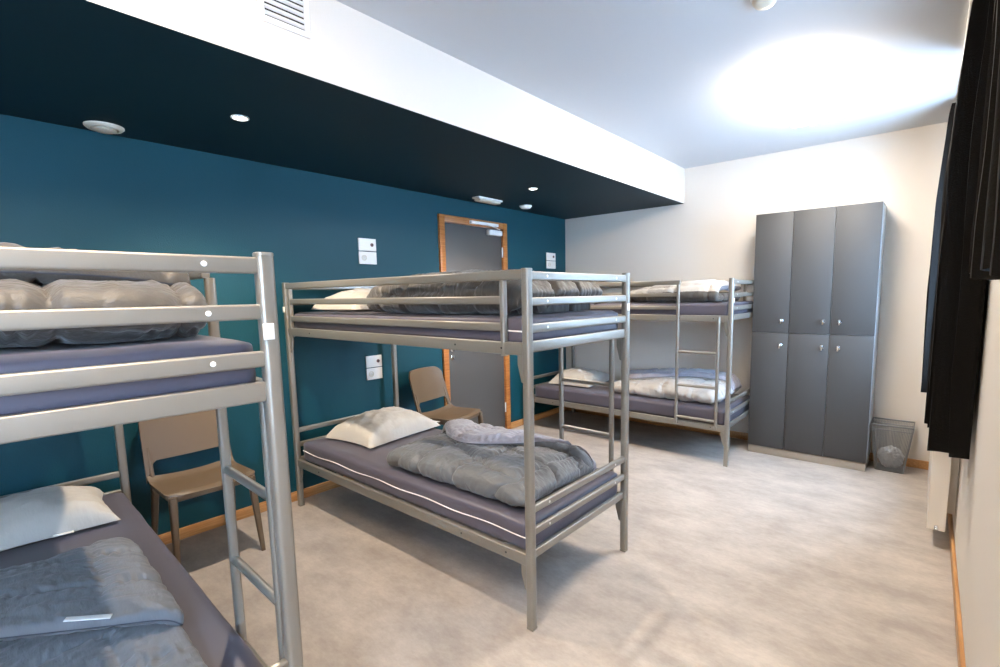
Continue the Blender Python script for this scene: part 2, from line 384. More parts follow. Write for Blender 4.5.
# ------------------------------------------------------------------ mattresses
def mattress(bed, zb, zt, label, side=0):
    x0, x1, y0, y1 = 0.035, L_-0.021, 0.016, WD-0.016
    bm = B(); nx, ny, nz = 60, 24, 8; rr = 0.028
    vs = {}
    def P(i, j, k):
        u, v, w_ = i/nx, j/ny, k/nz
        x = x0+(x1-x0)*u; y = y0+(y1-y0)*v; z = zb+(zt-zb)*w_
        # rounded box
        cx = min(max(x, x0+rr), x1-rr); cy = min(max(y, y0+rr), y1-rr); cz = min(max(z, zb+rr), zt-rr)
        d = Vector((x-cx, y-cy, z-cz))
        if d.length > 1e-9:
            m_ = max(abs(d.x), abs(d.y), abs(d.z)); d = d.normalized()*m_
        q = Vector((cx, cy, cz))+d
        n_ = fb((q.x*3.2, q.y*5, bed), 3)*0.003
        if k == nz: q.z += n_-0.003
        if j in (0, ny): q.y += fb((q.x*6, q.z*9, bed), 7)*0.003
        if i in (0, nx): q.x += fb((q.y*7, q.z*9, bed), 9)*0.003
        return q
    def vert(i, j, k):
        if (i, j, k) not in vs: vs[(i, j, k)] = bm.verts.new(P(i, j, k))
        return vs[(i, j, k)]
    for i in range(nx):
        for j in range(ny):
            for k in (0, nz): bm.faces.new((vert(i, j, k), vert(i+1, j, k), vert(i+1, j+1, k), vert(i, j+1, k)))
    for i in range(nx):
        for k in range(nz):
            for j in (0, ny): bm.faces.new((vert(i, j, k), vert(i+1, j, k), vert(i+1, j, k+1), vert(i, j, k+1)))
    for j in range(ny):
        for k in range(nz):
            for i in (0, nx): bm.faces.new((vert(i, j, k), vert(i, j+1, k), vert(i, j+1, k+1), vert(i, j, k+1)))
    o = obj('mattress', bm, M['vinyl'], smooth=60); o.matrix_world = BM[bed]
    o['label'] = label; o['category'] = 'mattress'
    if side is not None:
        q = B(); e = 0.001; zp = zb+(zt-zb)*0.52; pts = []
        yf = y0-e if side == 0 else y1+e
        sg = -1 if side == 0 else 1
        n = 40
        pts += [(x0+0.004, yf-sg*0.20, zp)] + [(x0-e, yf-sg*0.05, zp), (x0+0.006, yf-sg*0.012, zp)]
        pts += [(x0+0.02+(x1-x0-0.04)*k/n, yf, zp+0.004*sin(k*0.7+bed)) for k in range(n+1)]
        tube(q, pts, 0.0032, 8); p = obj('piping', q, M['piping'], o); p['label'] = 'white piping and zip line'
    return o
LOWB, LOWT, UPB, UPT = 0.320, 0.458, 1.210, 1.328
mattress(2, LOWB, LOWT, 'slate mattress on the lower bunk of the middle bed, white piping')
mattress(2, UPB, UPT, 'slate mattress on the upper bunk of the middle bed, white piping')
mattress(1, LOWB, LOWT, 'slate mattress on the lower bunk of the bed nearest the camera', None)
mattress(1, UPB, UPT, 'slate mattress on the upper bunk of the bed nearest the camera', None)
mattress(3, LOWB, LOWT, 'slate mattress on the lower bunk of the bed by the lockers', None)
mattress(3, UPB, UPT, 'slate mattress on the upper bunk of the bed by the lockers', None)

# ------------------------------------------------------------------ pillows
def pillow(loc, rz, tilt, w_, d_, hgt, label, seed, sag=0.0, mt='pillow', tagp=None):
    """loc = centre of the underside; w_ along local x, d_ along local y"""
    bm = B(); n = 44; top = {}; bot = {}
    for i in range(n+1):
        for j in range(n+1):
            a, c = 2*i/n-1, 2*j/n-1
            # pinched sides, pulled-out corners
            x = a*w_/2*(1-0.07*(1-abs(c)**2.0)*abs(a)); y = c*d_/2*(1-0.09*(1-abs(a)**2.0)*abs(c))
            e = max(0, (1-abs(a)**2.6))*max(0, (1-abs(c)**2.6))
            body = e**0.45
            wr = fb((x*9, y*9, 0), seed)*0.016*body + abs(fb((x*16+y*4, y*7, 0), seed+4))*0.012*e**0.2
            rip = 0.006*sin(34*(x*cos(seed)+y*sin(seed))+3*fb((x*5, y*5, 1), seed))*(1-e)*body**0.3
            z = hgt*body*0.86 + wr + rip
            top[i, j] = bm.verts.new((x, y, z+0.006)); bot[i, j] = bm.verts.new((x, y, -0.004 + 0.010*(1-body)*(1-body)))
    for i in range(n):
        for j in range(n):
            bm.faces.new((top[i, j], top[i+1, j], top[i+1, j+1], top[i, j+1]))
            bm.faces.new((bot[i, j], bot[i, j+1], bot[i+1, j+1], bot[i+1, j]))
    for k in range(n):
        for (a, c) in (((k, 0), (k+1, 0)), ((k+1, n), (k, n)), ((0, k+1), (0, k)), ((n, k), (n, k+1))):
            bm.faces.new((top[a], bot[a], bot[c], top[c]))
    o = obj('pillow', bm, M[mt], smooth=70)
    o.location = loc; o.rotation_euler = (tilt[0], tilt[1], rz)
    o['label'] = label; o['category'] = 'pillow'
    if tagp:
        q = B(); rbox(q, -0.032, 0.032, -0.011, 0.011, -0.0012, 0.0012, 0.001)
        p = obj('care_tag', q, M['plastic_w'], o); p.location = tagp[0]; p.rotation_euler = (tagp[2] if len(tagp) > 2 else 0, 0, tagp[1])
        p['label'] = 'white fabric care tag'
    return o
# ------------------------------------------------------------------ folded quilts
def catmull(p0, p1, p2, p3, t):
    return 0.5*((2*p1)+(-p0+p2)*t+(2*p0-5*p1+4*p2-p3)*t*t+(-p0+3*p1-3*p2+p3)*t**3)
def curve_pts(P, n):
    """resample a Catmull-Rom curve through P to n+1 points evenly by arc length"""
    Q = []; m = len(P)
    for i in range(m-1):
        a, b_, c, d = P[max(i-1, 0)], P[i], P[i+1], P[min(i+2, m-1)]
        for k in range(12): Q.append(catmull(a, b_, c, d, k/12))
    Q.append(P[-1]); s = [0]
    for a, b_ in zip(Q, Q[1:]): s.append(s[-1]+(b_-a).length)
    out = []; j = 0
    for k in range(n+1):
        tt = s[-1]*k/n
        while j < len(s)-2 and s[j+1] < tt: j += 1
        f = (tt-s[j])/max(1e-9, s[j+1]-s[j]); out.append(Q[j].lerp(Q[j+1], min(1, f)))
    return out, s[-1]
def quilt(bed, rows, label, thick=0.05, nu=150, nv=90, chan=(0.17, 0.0), seed=1, zfloor=0.458, mats=('quilt', 'quilt_in'), wr=1.0, vlen=1.0, tags=None, flip=False, lower=None):
    """rows: profiles (one per station along the bed), each a list of 3D points following the cloth through its folds"""
    prof = []; ln = 0
    for R in rows:
        p, l = curve_pts([Vector(q) for q in R], nu); prof.append(p); ln = max(ln, l)
    grid = [[None]*(nu+1) for _ in range(nv+1)]
    for i in range(nu+1):
        col, l = curve_pts([p[i] for p in prof], nv)
        for j in range(nv+1): grid[j][i] = col[j]
    vl = vlen
    def nrm(j, i):
        a = grid[j][min(i+1, nu)]-grid[j][max(i-1, 0)]; c = grid[min(j+1, nv)][i]-grid[max(j-1, 0)][i]
        v = a.cross(c); return v.normalized() if v.length > 1e-12 else Vector((0, 0, 1))
    A = {}; Bt = {}; bm = B()
    for j in range(nv+1):
        for i in range(nu+1):
            su, sv = i/nu*ln, j/nv*vl
            wob = 0.02*fb((su*4, sv*4, 0), seed)
            d1 = abs(sin(pi*(su+wob)/chan[0])) if chan[0] else 1
            d2 = abs(sin(pi*(sv+wob)/chan[1])) if chan[1] else 1
            dd = min(d1, d2)
            puff = 0.34+0.66*min(1, dd*2.6)**0.5
            eu = min(i, nu-i)/nu*ln; ev = min(j, nv-j)/nv*vl; e = min(eu, ev)
            edge = math.sqrt(max(0, 1-(1-min(1, e/0.028))**2))
            h_ = thick/2*puff*edge
            # gathers running out of the stitch lines
            near = max(0, 1-dd*1.5)*max(0, 0.6+1.4*fb((su*9, sv*9, 7), seed))
            if chan[0] and (not chan[1] or d1 < d2): g = sin(sv*190+4*fb((su*6, sv*10, 3), seed))
            else: g = sin(su*190+4*fb((su*10, sv*6, 3), seed))
            h_ += wr*0.0045*edge*(0.10+near)*g
            big = wr*edge*(0.007*fb((su*7, sv*7, 5), seed) + 0.007*abs(fb((su*16, sv*16, 9), seed)))
            n_ = nrm(j, i)
            a = grid[j][i]+n_*(h_+0.002+big); c = grid[j][i]-n_*(h_+0.002-big)
            a.z = max(a.z, zfloor+0.003); c.z = max(c.z, zfloor+0.0015)
            A[j, i] = bm.verts.new(a); Bt[j, i] = bm.verts.new(c)
    ul = int(nu*lower) if lower else -1
    def face(q, mi):
        try: bm.faces.new(q).material_index = mi
        except ValueError: pass
    for j in range(nv):
        for i in range(nu):
            face((A[j, i], A[j+1, i], A[j+1, i+1], A[j, i+1]), 3 if i < ul else 1 if not flip else 0)
            face((Bt[j, i], Bt[j, i+1], Bt[j+1, i+1], Bt[j+1, i]), 3 if i < ul else 0 if not flip else 1)
    for i in range(nu):
        face((A[0, i], A[0, i+1], Bt[0, i+1], Bt[0, i]), 2); face((A[nv, i], Bt[nv, i], Bt[nv, i+1], A[nv, i+1]), 2)
    for j in range(nv):
        face((A[j, 0], Bt[j, 0], Bt[j+1, 0], A[j+1, 0]), 2); face((A[j, nu], A[j+1, nu], Bt[j+1, nu], Bt[j, nu]), 2)
    o = obj('duvet', bm, [M[mats[0]], M[mats[1]], M['edge'], M['quilt_d']], smooth=80)
    o.matrix_world = BM[bed]; o['label'] = label; o['category'] = 'duvet'
    for tg in (tags or []):
        q = B(); rbox(q, -0.05, 0.05, -0.010, 0.010, -0.0015, 0.0015, 0.001)
        p = obj('care_tag', q, M['plastic_w'], o); p.location = tg[0]; p.rotation_euler = tg[1]; p['label'] = 'white woven care tag'
    return o

zl = LOWT; zu = UPT
# --- middle bed, lower: thick quilt folded in three, lilac lining flap on top
def drop(R, zb, k, dx=0.0, cut=0):
    """end row of a quilt: the cloth slopes down to the mattress"""
    return [(p[0]+dx-(0.12 if i < cut else 0), p[1], zb+(p[2]-zb)*k) for i, p in enumerate(R)]
def R2(x, s=0.0, fl=0.0, up=0.0, bk=0.0, h3=0.0):
    z = zl
    return [(x, 0.62+bk, z+0.035), (x+s, 0.35, z+0.035), (x+s, 0.14, z+0.036), (x+s, 0.080, z+0.062), (x+s, 0.16, z+0.094+up), (x+s, 0.40, z+0.098+up),
            (x+s, 0.60+bk, z+0.080+up), (x+s*1.2, 0.665+bk, z+0.098+up+h3), (x+s*1.3, 0.63+bk, z+0.126+up+h3), (x+s*1.4, 0.50-fl*0.5, z+0.142+up+h3*0.6), (x+s*1.5, 0.42-fl, z+0.140+up)]
quilt(2, [drop(R2(0.96, -0.02, -0.06, 0, -0.03, 0.0), zl, 0.6), R2(1.02, -0.02, -0.04, -0.01, -0.02, 0.02), R2(1.13, 0.0, 0.06, 0.0, 0.0, 0.0), R2(1.32, 0, 0.10, 0.006, 0.0, -0.01), R2(1.50, 0, -0.04, 0.0, 0.02, 0.01), R2(1.68, 0.0, -0.17, 0.01, 0.03, -0.02), R2(1.86, 0.0, -0.20, 0.0, 0.0, -0.02), drop(R2(1.95, 0.0, -0.20, -0.01, -0.04, -0.03), zl, 0.55, 0.0, 3)],
      'thick grey quilt bunched on the lower bunk of the middle bed, lilac lining turned up', 0.070, nu=230, nv=150, chan=(0.25, 0.29), seed=3, vlen=1.0, zfloor=zl)
# --- middle bed, upper
def R2u(x, h=0.0, f=0.0):
    z = zu
    return [(x, 0.70, z+0.04), (x, 0.40, z+0.042), (x, 0.13+f, z+0.045), (x, 0.070+f, z+0.085), (x, 0.15+f, z+0.122+h), (x, 0.42, z+0.132+h), (x, 0.66, z+0.122+h), (x, 0.71, z+0.09+h)]
quilt(2, [R2u(0.72, -0.050, 0.10), R2u(0.86, 0.0, 0.04), R2u(1.1, 0.025, 0.0), R2u(1.4, 0.03, 0.0), R2u(1.72, 0.02, 0.0), R2u(1.87, 0.0, 0.02), drop(R2u(1.94, -0.022, 0.05), zu, 0.5, 0.0, 3)],
      'taupe grey quilt folded on the upper bunk of the middle bed', 0.10, nu=180, nv=120, chan=(0.22, 0.28), seed=11, vlen=1.4, zfloor=zu, mats=('quilt_d', 'quilt_d'))
# --- nearest bed, upper: folds turned to the foot of the bed
def R1u(y, h=0.0, f=0.0, g=0.0):
    z = zu
    return [(1.20, y, z+0.034), (1.55, y, z+0.036), (1.84-f, y, z+0.036), (1.915-f, y, z+0.062), (1.84-f, y, z+0.095), (1.50, y, z+0.098), (1.05, y, z+0.10), (0.96, y, z+0.13),
            (1.05, y, z+0.158+h), (1.40, y, z+0.162+h), (1.72-g, y, z+0.160+h), (1.84-g, y, z+0.140+h)]
quilt(1, [R1u(0.05, -0.01, 0.03, 0.0), R1u(0.22, 0.0, 0.0, 0.02), R1u(0.42, 0.008, 0.01, 0.0), R1u(0.60, 0.0, 0.0, 0.03), R1u(0.735, -0.02, 0.03, 0.05)],
      'taupe grey quilt folded in three on the upper bunk nearest the camera', 0.072, nu=240, nv=100, chan=(0.23, 0.22), seed=23, vlen=0.72, zfloor=zu, mats=('quilt_d', 'quilt_d'))
# --- nearest bed, lower: turned back so that its open edge lies towards the foot
def R1l(y, e=0.0, h=0.0, k=0.0):
    z = zl
    return [(1.965, y, z+0.022), (1.70, y, z+0.024), (1.35, y, z+0.024), (1.05+k, y, z+0.026), (0.955+k, y, z+0.045), (1.03+k, y, z+0.066+h), (1.20, y, z+0.070+h), (1.38+e, y, z+0.068+h), (1.50+e, y, z+0.060+h)]
quilt(1, [R1l(0.04, -0.34, 0.02, -0.07), R1l(0.20, -0.22, 0.03, -0.06), R1l(0.36, -0.11, 0.022, -0.05), R1l(0.52, 0.01, 0.018, -0.06), R1l(0.64, 0.09, 0.010, -0.07), drop(R1l(0.685, 0.10, 0.0, -0.05), zl, 0.6)],
      'blue grey quilt turned back on the nearest lower bunk, white tag at its edge', 0.040, nu=220, nv=110, chan=(0.26, 0.24), seed=31, vlen=0.62, zfloor=zl, mats=('quilt_b', 'quilt_b'),
      tags=[((1.492, 0.500, zl+0.108), (0.0, 0.20, radians(66)))])
# --- far bed, lower
def R3(x, fl=0.0, h=0.0, f=0.0):
    z = zl
    return [(x, 0.70, z+0.034), (x, 0.40, z+0.034), (x, 0.17+f, z+0.036), (x, 0.125+f, z+0.065), (x, 0.20+f, z+0.098+h), (x, 0.42, z+0.102+h), (x, 0.66, z+0.10+h),
            (x, 0.72, z+0.13+h), (x, 0.66, z+0.158+h), (x, 0.50-fl, z+0.158+h), (x, 0.40-fl, z+0.15+h)]
quilt(3, [R3(0.88, 0.0, -0.035, 0.03), R3(1.05, 0.10, -0.02), R3(1.3, 0.06, 0.01), R3(1.55, 0.0, 0.03), R3(1.76, -0.05, 0.02), R3(1.86, -0.1, 0.0, 0.01), drop(R3(1.90, -0.1, -0.02, 0.05), zl, 0.4, 0.0, 3)],
      'pale puckered quilt folded on the lower bunk by the lockers', 0.068, nu=180, nv=110, chan=(0.20, 0.26), seed=41, vlen=1.0, zfloor=zl, mats=('quilt_p', 'quilt_in'))
# --- far bed, upper: lining up
def R3u(x, h=0.0, f=0.0):
    z = zu
    return [(x, 0.70, z+0.03), (x, 0.40, z+0.032), (x, 0.12+f, z+0.036), (x, 0.075+f, z+0.065), (x, 0.15+f, z+0.095+h), (x, 0.42, z+0.102+h), (x, 0.66, z+0.095+h), (x, 0.71, z+0.08+h)]
quilt(3, [R3u(1.02, -0.045, 0.12), R3u(1.2, 0.0, 0.04), R3u(1.5, 0.035, 0.0), R3u(1.75, 0.05, 0.0), R3u(1.90, 0.03, 0.02)],
      'pale quilt folded on the upper bunk by the lockers', 0.07, nu=140, nv=90, chan=(0.24, 0.30), seed=47, vlen=1.0, zfloor=zu, mats=('quilt_p', 'quilt_in'), lower=0.50)

def onbed(bed, x, y, z): return BM[bed] @ Vector((x, y, z))
pillow(onbed(2, 0.335, 0.47, zl+0.008), radians(6), (0, 0), 0.47, 0.64, 0.165, 'beige pillow on the lower bunk of the middle bed, at the teal wall', 2.0, tagp=((0.19, 0.318, 0.03), radians(8)))
pillow(onbed(1, 0.295, 0.41, zl+0.008), radians(-3), (0, 0), 0.46, 0.62, 0.150, 'beige pillow on the nearest lower bunk, at the teal wall', 5.0, tagp=((0.236, 0.125, 0.014), radians(84)))
pillow(onbed(3, 0.36, 0.43, zl+0.008), radians(4), (0, 0), 0.48, 0.58, 0.160, 'beige pillow on the lower bunk by the far wall', 8.0)
pillow(onbed(2, 0.30, 0.42, zu+0.008), radians(8), (0, 0), 0.44, 0.60, 0.14, 'beige pillow half hidden on the upper bunk of the middle bed', 11.0)

# ------------------------------------------------------------------ chairs
def make_chair(loc, rz, label):
    """moulded plastic chair; faces local +x, back towards the wall"""
    t = thing('stacking_chair', label, 'chair', loc, rz)
    m = M['chair']
    # seat: dished slab with rounded outline
    def outline(u, v):   # u front-back 0..1, v side -1..1
        x = 0.03+0.36*u; hw = 0.215 - 0.004*(1-u)
        k = max(0, (u-0.86)/0.14); x -= 0.03*v*v*k + 0.0; hw -= 0.03*k*k
        return x, v*hw
    bm = B(); n = 24; A = {}; Bb = {}
    for i in range(n+1):
        for j in range(n+1):
            u, v = i/n, 2*j/n-1; x, y = outline(u, v)
            z = 0.445 - 0.016*(1-v*v)*sin(pi*min(1, u*1.1)) + 0.006*u + 0.030*max(0, 1-u/0.16)**2*(0.4+0.6*v*v) - 0.014*max(0, (u-0.85)/0.15)**2
            A[i, j] = bm.verts.new((x, y, z)); Bb[i, j] = bm.verts.new((x*0.985+0.004, y*0.985, z-0.022))
    for i in range(n):
        for j in range(n):
            bm.faces.new((A[i, j], A[i+1, j], A[i+1, j+1], A[i, j+1])); bm.faces.new((Bb[i, j], Bb[i, j+1], Bb[i+1, j+1], Bb[i+1, j]))
    for k in range(n):
        for (a, c) in (((k, 0), (k+1, 0)), ((k+1, n), (k, n)), ((0, k+1), (0, k)), ((n, k), (n, k+1))):
            bm.faces.new((A[a], Bb[a], Bb[c], A[c]))
    obj('seat', bm, m, t, smooth=50)
    # back shell: curved panel with an oval slot between it and the seat
    bm = B(); nz_, ny_ = 30, 30
    def bp(v, z):
        hw = 0.215 - 0.012*(z-0.44)/0.36
        lean = -0.11*((z-0.44)/0.36)
        return Vector((0.035 + lean - 0.035*(1-v*v)*(0.4+0.6*(z-0.44)/0.36), v*hw, z))
    z0, z1 = 0.548, 0.80
    F = {}; K = {}
    for i in range(nz_+1):
        for j in range(ny_+1):
            v = 2*j/ny_-1; w_ = i/nz_
            zt = z1 - 0.045*max(0, abs(v)-0.72)**2/0.0784 + 0.006*(1-v*v)
            zb = z0 - 0.008*(1-v*v) - 0.112*(max(0, abs(v)-0.72)/0.28)**1.8
            z = zb+(zt-zb)*w_
            p = bp(v, z); F[i, j] = bm.verts.new(p+Vector((0.006, 0, 0))); K[i, j] = bm.verts.new(p-Vector((0.007, 0, 0)))
    for i in range(nz_):
        for j in range(ny_):
            bm.faces.new((F[i, j], F[i+1, j], F[i+1, j+1], F[i, j+1])); bm.faces.new((K[i, j], K[i, j+1], K[i+1, j+1], K[i+1, j]))
    for k in range(nz_):
        for c in (0, ny_): bm.faces.new((F[k, c], K[k, c], K[k+1, c], F[k+1, c]))
    for k in range(ny_):
        for c in (0, nz_): bm.faces.new((F[c, k], K[c, k], K[c, k+1], F[c, k+1]))
    obj('backrest', bm, m, t, smooth=50)
    # uprights of the back on both sides of the slot
    for sgn in (-1, 1):
        bm = B(); pts = []; rad = []
        for k in range(9):
            z = 0.425+0.19*k/8; p = bp(sgn*0.875, max(z, 0.44)); p.z = z; p.x += 0.03*max(0, (0.5-z)/0.08)**2*0.3
            pts.append(p); rad.append(0.013-0.003*k/8)
        tube(bm, pts, 0.015, 12, rad=rad)
        obj('back_upright', bm, m, t, smooth=50)
    # legs, splayed and tapering, in a darker looking U section
    for fx, fy, tx in ((0.395, 1, 0.355), (-0.02, 1, 0.06)):
        for sgn in (-1, 1):
            bm = B(); a = Vector((tx, sgn*0.185, 0.432)); e = Vector((fx, sgn*0.205, 0.0))
            sec0, sec1 = section(0.040, 0.036, 0.010), section(0.024, 0.022, 0.008)
            r0 = [bm.verts.new(a+Vector((p, q, 0))) for p, q in sec0]; r1 = [bm.verts.new(e+Vector((p, q, 0))) for p, q in sec1]
            k = len(r0)
            for i in range(k): bm.faces.new((r0[i], r0[(i+1) % k], r1[(i+1) % k], r1[i]))
            bm.faces.new(r0); bm.faces.new(r1)
            obj('leg', bm, m, t, smooth=40)
    # apron rails under the seat
    bm = B()
    for sgn in (-1, 1): bar(bm, (0.065, sgn*0.19, 0.415), (0.36, sgn*0.19, 0.415), 0.014, 0.03, 0.005)
    bar(bm, (0.355, -0.18, 0.415), (0.355, 0.18, 0.415), 0.014, 0.026, 0.005); bar(bm, (0.06, -0.18, 0.415), (0.06, 0.18, 0.415), 0.014, 0.026, 0.005)
    obj('apron', bm, m, t)
    return t
make_chair((0.135, -4.000, 0), radians(0), 'taupe plastic chair on the floor between the nearest bunk and the middle bunk')
make_chair((0.150, -2.215, 0), radians(10), 'taupe plastic chair beside the grey door, behind the middle bunk')

# ------------------------------------------------------------------ lockers
LX0, LX1, LY, LH = 2.190, 3.058, -0.357, 2.051
t = thing('locker_cabinet', 'tall grey six door locker cabinet against the far wall', 'locker', ((LX0+LX1)/2, -0.18, 0))
ox, oy = (LX0+LX1)/2, -0.18
def lb(x0, x1, y0, y1, z0, z1, r=0.002):
    bm = B(); rbox(bm, x0-ox, x1-ox, y0-oy, y1-oy, z0, z1, r); return bm
obj('body', lb(LX0, LX1, LY+0.021, -0.002, 0.065, LH), M['locker_side'], t)
p = obj('plinth', lb(LX0+0.004, LX1-0.004, LY+0.008, -0.016, 0, 0.065), M['plinth'], t); p['label'] = 'greige plinth board'
xs_ = [LX0, 2.4765, 2.767, LX1]; zs_ = [0.068, 1.062, LH]
for i in range(3):
    for k in range(2):
        d = obj('door', lb(xs_[i]+0.0018, xs_[i+1]-0.0018, LY, LY+0.019, zs_[k]+0.0018, zs_[k+1]-0.0018, 0.0015), M['locker'], t)
        d['label'] = 'dark grey laminate door'
        lx = (2.416, 2.7175, 2.829)[i]; lz = (0.960, 1.165)[k]
        q = B(); RY = Matrix.Rotation(radians(90), 4, 'X')
        lathe(q, [(0.016, 0), (0.016, 0.006), (0.012, 0.010), (0.011, 0.022), (0.006, 0.024)], 20, Matrix.Translation((lx-ox, LY-oy, lz)) @ RY)
        rbox(q, lx-ox-0.007, lx-ox+0.007, LY-oy-0.034, LY-oy-0.020, lz-0.026, lz+0.014, 0.004)
        obj('lock', q, M['chrome'], d)

# ------------------------------------------------------------------ waste bin with liner
bx, by = 3.198, -0.155
t = thing('waste_bin', 'square wire mesh waste bin beside the lockers', 'waste bin', (bx, by, 0))
def half(z): return 0.088+0.044*z/0.37, 0.085+0.035*z/0.37
bm = B()
def side_pt(s, k, z):
    hx, hy = half(z)
    return [(-hx+2*hx*k, -hy), (hx, -hy+2*hy*k), (hx-2*hx*k, hy), (-hx, hy-2*hy*k)][s]
def wire(p, q, r=0.0011):
    p, q = Vector(p), Vector(q); d = (q-p).normalized(); a = Vector((0, 0, 1)) if abs(d.z) < 0.9 else Vector((1, 0, 0))
    s_ = d.cross(a).normalized(); u_ = s_.cross(d)
    A_ = [bm.verts.new(p+(s_*cos(i*2*pi/3)+u_*sin(i*2*pi/3))*r) for i in range(3)]; B_ = [bm.verts.new(q+(s_*cos(i*2*pi/3)+u_*sin(i*2*pi/3))*r) for i in range(3)]
    for i in range(3): bm.faces.new((A_[i], A_[(i+1) % 3], B_[(i+1) % 3], B_[i]))
for s_i in range(4):
    for i in range(1, 26):
        a = side_pt(s_i, i/26, 0.01); c = side_pt(s_i, i/26, 0.365); wire((a[0], a[1], 0.01), (c[0], c[1], 0.365))
    for i in range(1, 46):
        z = 0.01+0.355*i/46; a = side_pt(s_i, 0, z); c = side_pt(s_i, 1, z); wire((a[0], a[1], z), (c[0], c[1], z))
obj('mesh_wall', bm, M['bin'], t, smooth=None)
bm = B(); hx, hy = half(0.37)
for z, r in ((0.37, 0.006), (0.335, 0.003)):
    hx, hy = half(z)
    for a, c in (((-hx, -hy), (hx, -hy)), ((hx, -hy), (hx, hy)), ((hx, hy), (-hx, hy)), ((-hx, hy), (-hx, -hy))): bar(bm, (a[0], a[1], z), (c[0], c[1], z), 0.006, 2*r, 0.002)
obj('rim', bm, M['bin'], t)
bm = B()
for sx in (-1, 1):
    for sy in (-1, 1):
        h0, h1 = half(0.0), half(0.37); tube(bm, [(sx*h0[0], sy*h0[1], 0.004), (sx*h1[0], sy*h1[1], 0.37)], 0.0035, 8)
obj('corner_wire', bm, M['bin'], t)
bm = B(); rbox(bm, -0.086, 0.086, -0.083, 0.083, 0, 0.010, 0.003); obj('base', bm, M['bin'], t)
bm = bmesh.new(); bmesh.ops.create_icosphere(bm, subdivisions=5, radius=1)
for v in bm.verts:
    n_ = 1+0.14*fb(v.co*1.8, 3)-0.12*abs(fb(v.co*4, 8))
    v.co = Vector((v.co.x*0.083*n_, v.co.y*0.072*n_, v.co.z*0.085*n_+0.098))
    v.co.z = max(v.co.z, 0.012)
o = obj('crumpled_bag', bm, M['bag'], None, smooth=60); o.location = (bx, by, 0); tag(o, 'crumpled pale plastic bag inside the wire bin', 'bag')

# ------------------------------------------------------------------ radiator
t = thing('radiator', 'white panel radiator on the right wall below the long curtains', 'radiator', (W-0.075, -0.95, 0))
RY0, RY1 = -1.46, -0.45
def rl(x0, x1, y0, y1, z0, z1, r=0.004):
    bm = B(); rbox(bm, x0-(W-0.075), x1-(W-0.075), y0+0.95, y1+0.95, z0, z1, r); return bm
obj('front_panel', rl(W-0.118, W-0.096, RY0, RY1, 0.10, 0.575, 0.006), M['rad'], t)
obj('back_panel', rl(W-0.060, W-0.042, RY0+0.01, RY1, 0.10, 0.575, 0.006), M['rad'], t)
bm = B()
k = RY0+0.03
while k < RY1-0.02:
    add_box(bm, -0.0195, 0.0145, k+0.95, k+0.953, 0.13, 0.55); k += 0.025
obj('convector_fins', bm, M['rad'], t, smooth=None)
bm = B(); ex0, ex1, ez0, ez1 = -0.044, 0.034, 0.095, 0.58
poly = [(ex0, ez0), (-0.014, ez0), (-0.014, ez0+0.018), (-0.005, ez0+0.028), (0.006, ez0+0.018), (0.006, ez0), (ex1, ez0), (ex1, ez1), (ex0, ez1)]
tb = B(); prism(tb, poly, 0, 0.012)
merge(bm, tb, Matrix.Translation((0, RY0+0.95, 0)) @ Matrix.Rotation(pi/2, 4, 'X')); obj('side_cover', bm, M['rad'], t)
obj('top_grille', rl(W-0.118, W-0.042, RY0, RY1, 0.572, 0.580), M['rad'], t)
bm = B(); tube(bm, [(-0.004, RY0+0.99, 0.125), (-0.004, RY0+0.935, 0.115), (-0.004, RY0+0.93, 0.10)], 0.009); obj('valve', bm, M['chrome'], t)
bm = B()
for yy_ in (RY0+0.12, RY1-0.12): rbox(bm, 0.034, 0.073, yy_+0.94, yy_+0.96, 0.16, 0.54, 0.002)
obj('wall_bracket', bm, M['rad'], t)

# ------------------------------------------------------------------ curtains
def curtain(name, y0, y1, x0, x1, z0, z1, folds, label, seed, step=None, taper=0.0, amp=None):
    bm = B(); n = folds*14; m_ = 30; G = {}; K = {}
    cx = (x0+x1)/2; am = (x1-x0)/2 - 0.006
    for i in range(n+1):
        s_ = i/n
        for j in range(m_+1):
            q = j/m_
            gather = 0.42 + 0.58*min(1, q*3.2)**0.6
            ph = s_*folds*2*pi + 0.5*fb((s_*3, q*1.2, 0), seed)
            y = y0+(y1-y0)*s_ + 0.018*sin(ph*0.5+seed)*q
            x = cx + am*gather*sin(ph)*(0.8+0.2*sin(s_*7+seed)) + 0.008*fb((s_*6, q*2, 2), seed)
            y += 0.012*cos(ph*2)*gather
            z = z1-(z1-z0)*q
            if q == 1: z += 0.008*sin(ph*0.5)
            G[i, j] = Vector((x, y, z))
    V = {}; U = {}
    for i in range(n+1):
        for j in range(m_+1):
            a = G[min(i+1, n), j]-G[max(i-1, 0), j]; nn = Vector((a.y, -a.x, 0)); nn = nn.normalized() if nn.length > 1e-9 else Vector((1, 0, 0))
            V[i, j] = bm.verts.new(G[i, j]+nn*0.0014); U[i, j] = bm.verts.new(G[i, j]-nn*0.0014)
    for i in range(n):
        for j in range(m_):
            bm.faces.new((V[i, j], V[i+1, j], V[i+1, j+1], V[i, j+1])); bm.faces.new((U[i, j], U[i, j+1], U[i+1, j+1], U[i+1, j]))
    for i in range(n):
        for j in (0, m_): bm.faces.new((V[i, j], U[i, j], U[i+1, j], V[i+1, j]))
    for j in range(m_):
        for i in (0, n): bm.faces.new((V[i, j], U[i, j], U[i, j+1], V[i, j+1]))
    o = obj(name, bm, M['curtain'], None, smooth=70)
    return tag(o, label, 'curtain')
curtain('curtain', -0.62, -0.34, 3.345, 3.50, 0.70, 2.585, 4, 'black curtain gathered beside the far wall, behind the longer looking one', 1)
curtain('curtain', -2.20, -1.38, 3.378, 3.544, 0.70, 2.598, 7, 'full length black curtain hanging over the radiator end', 2)
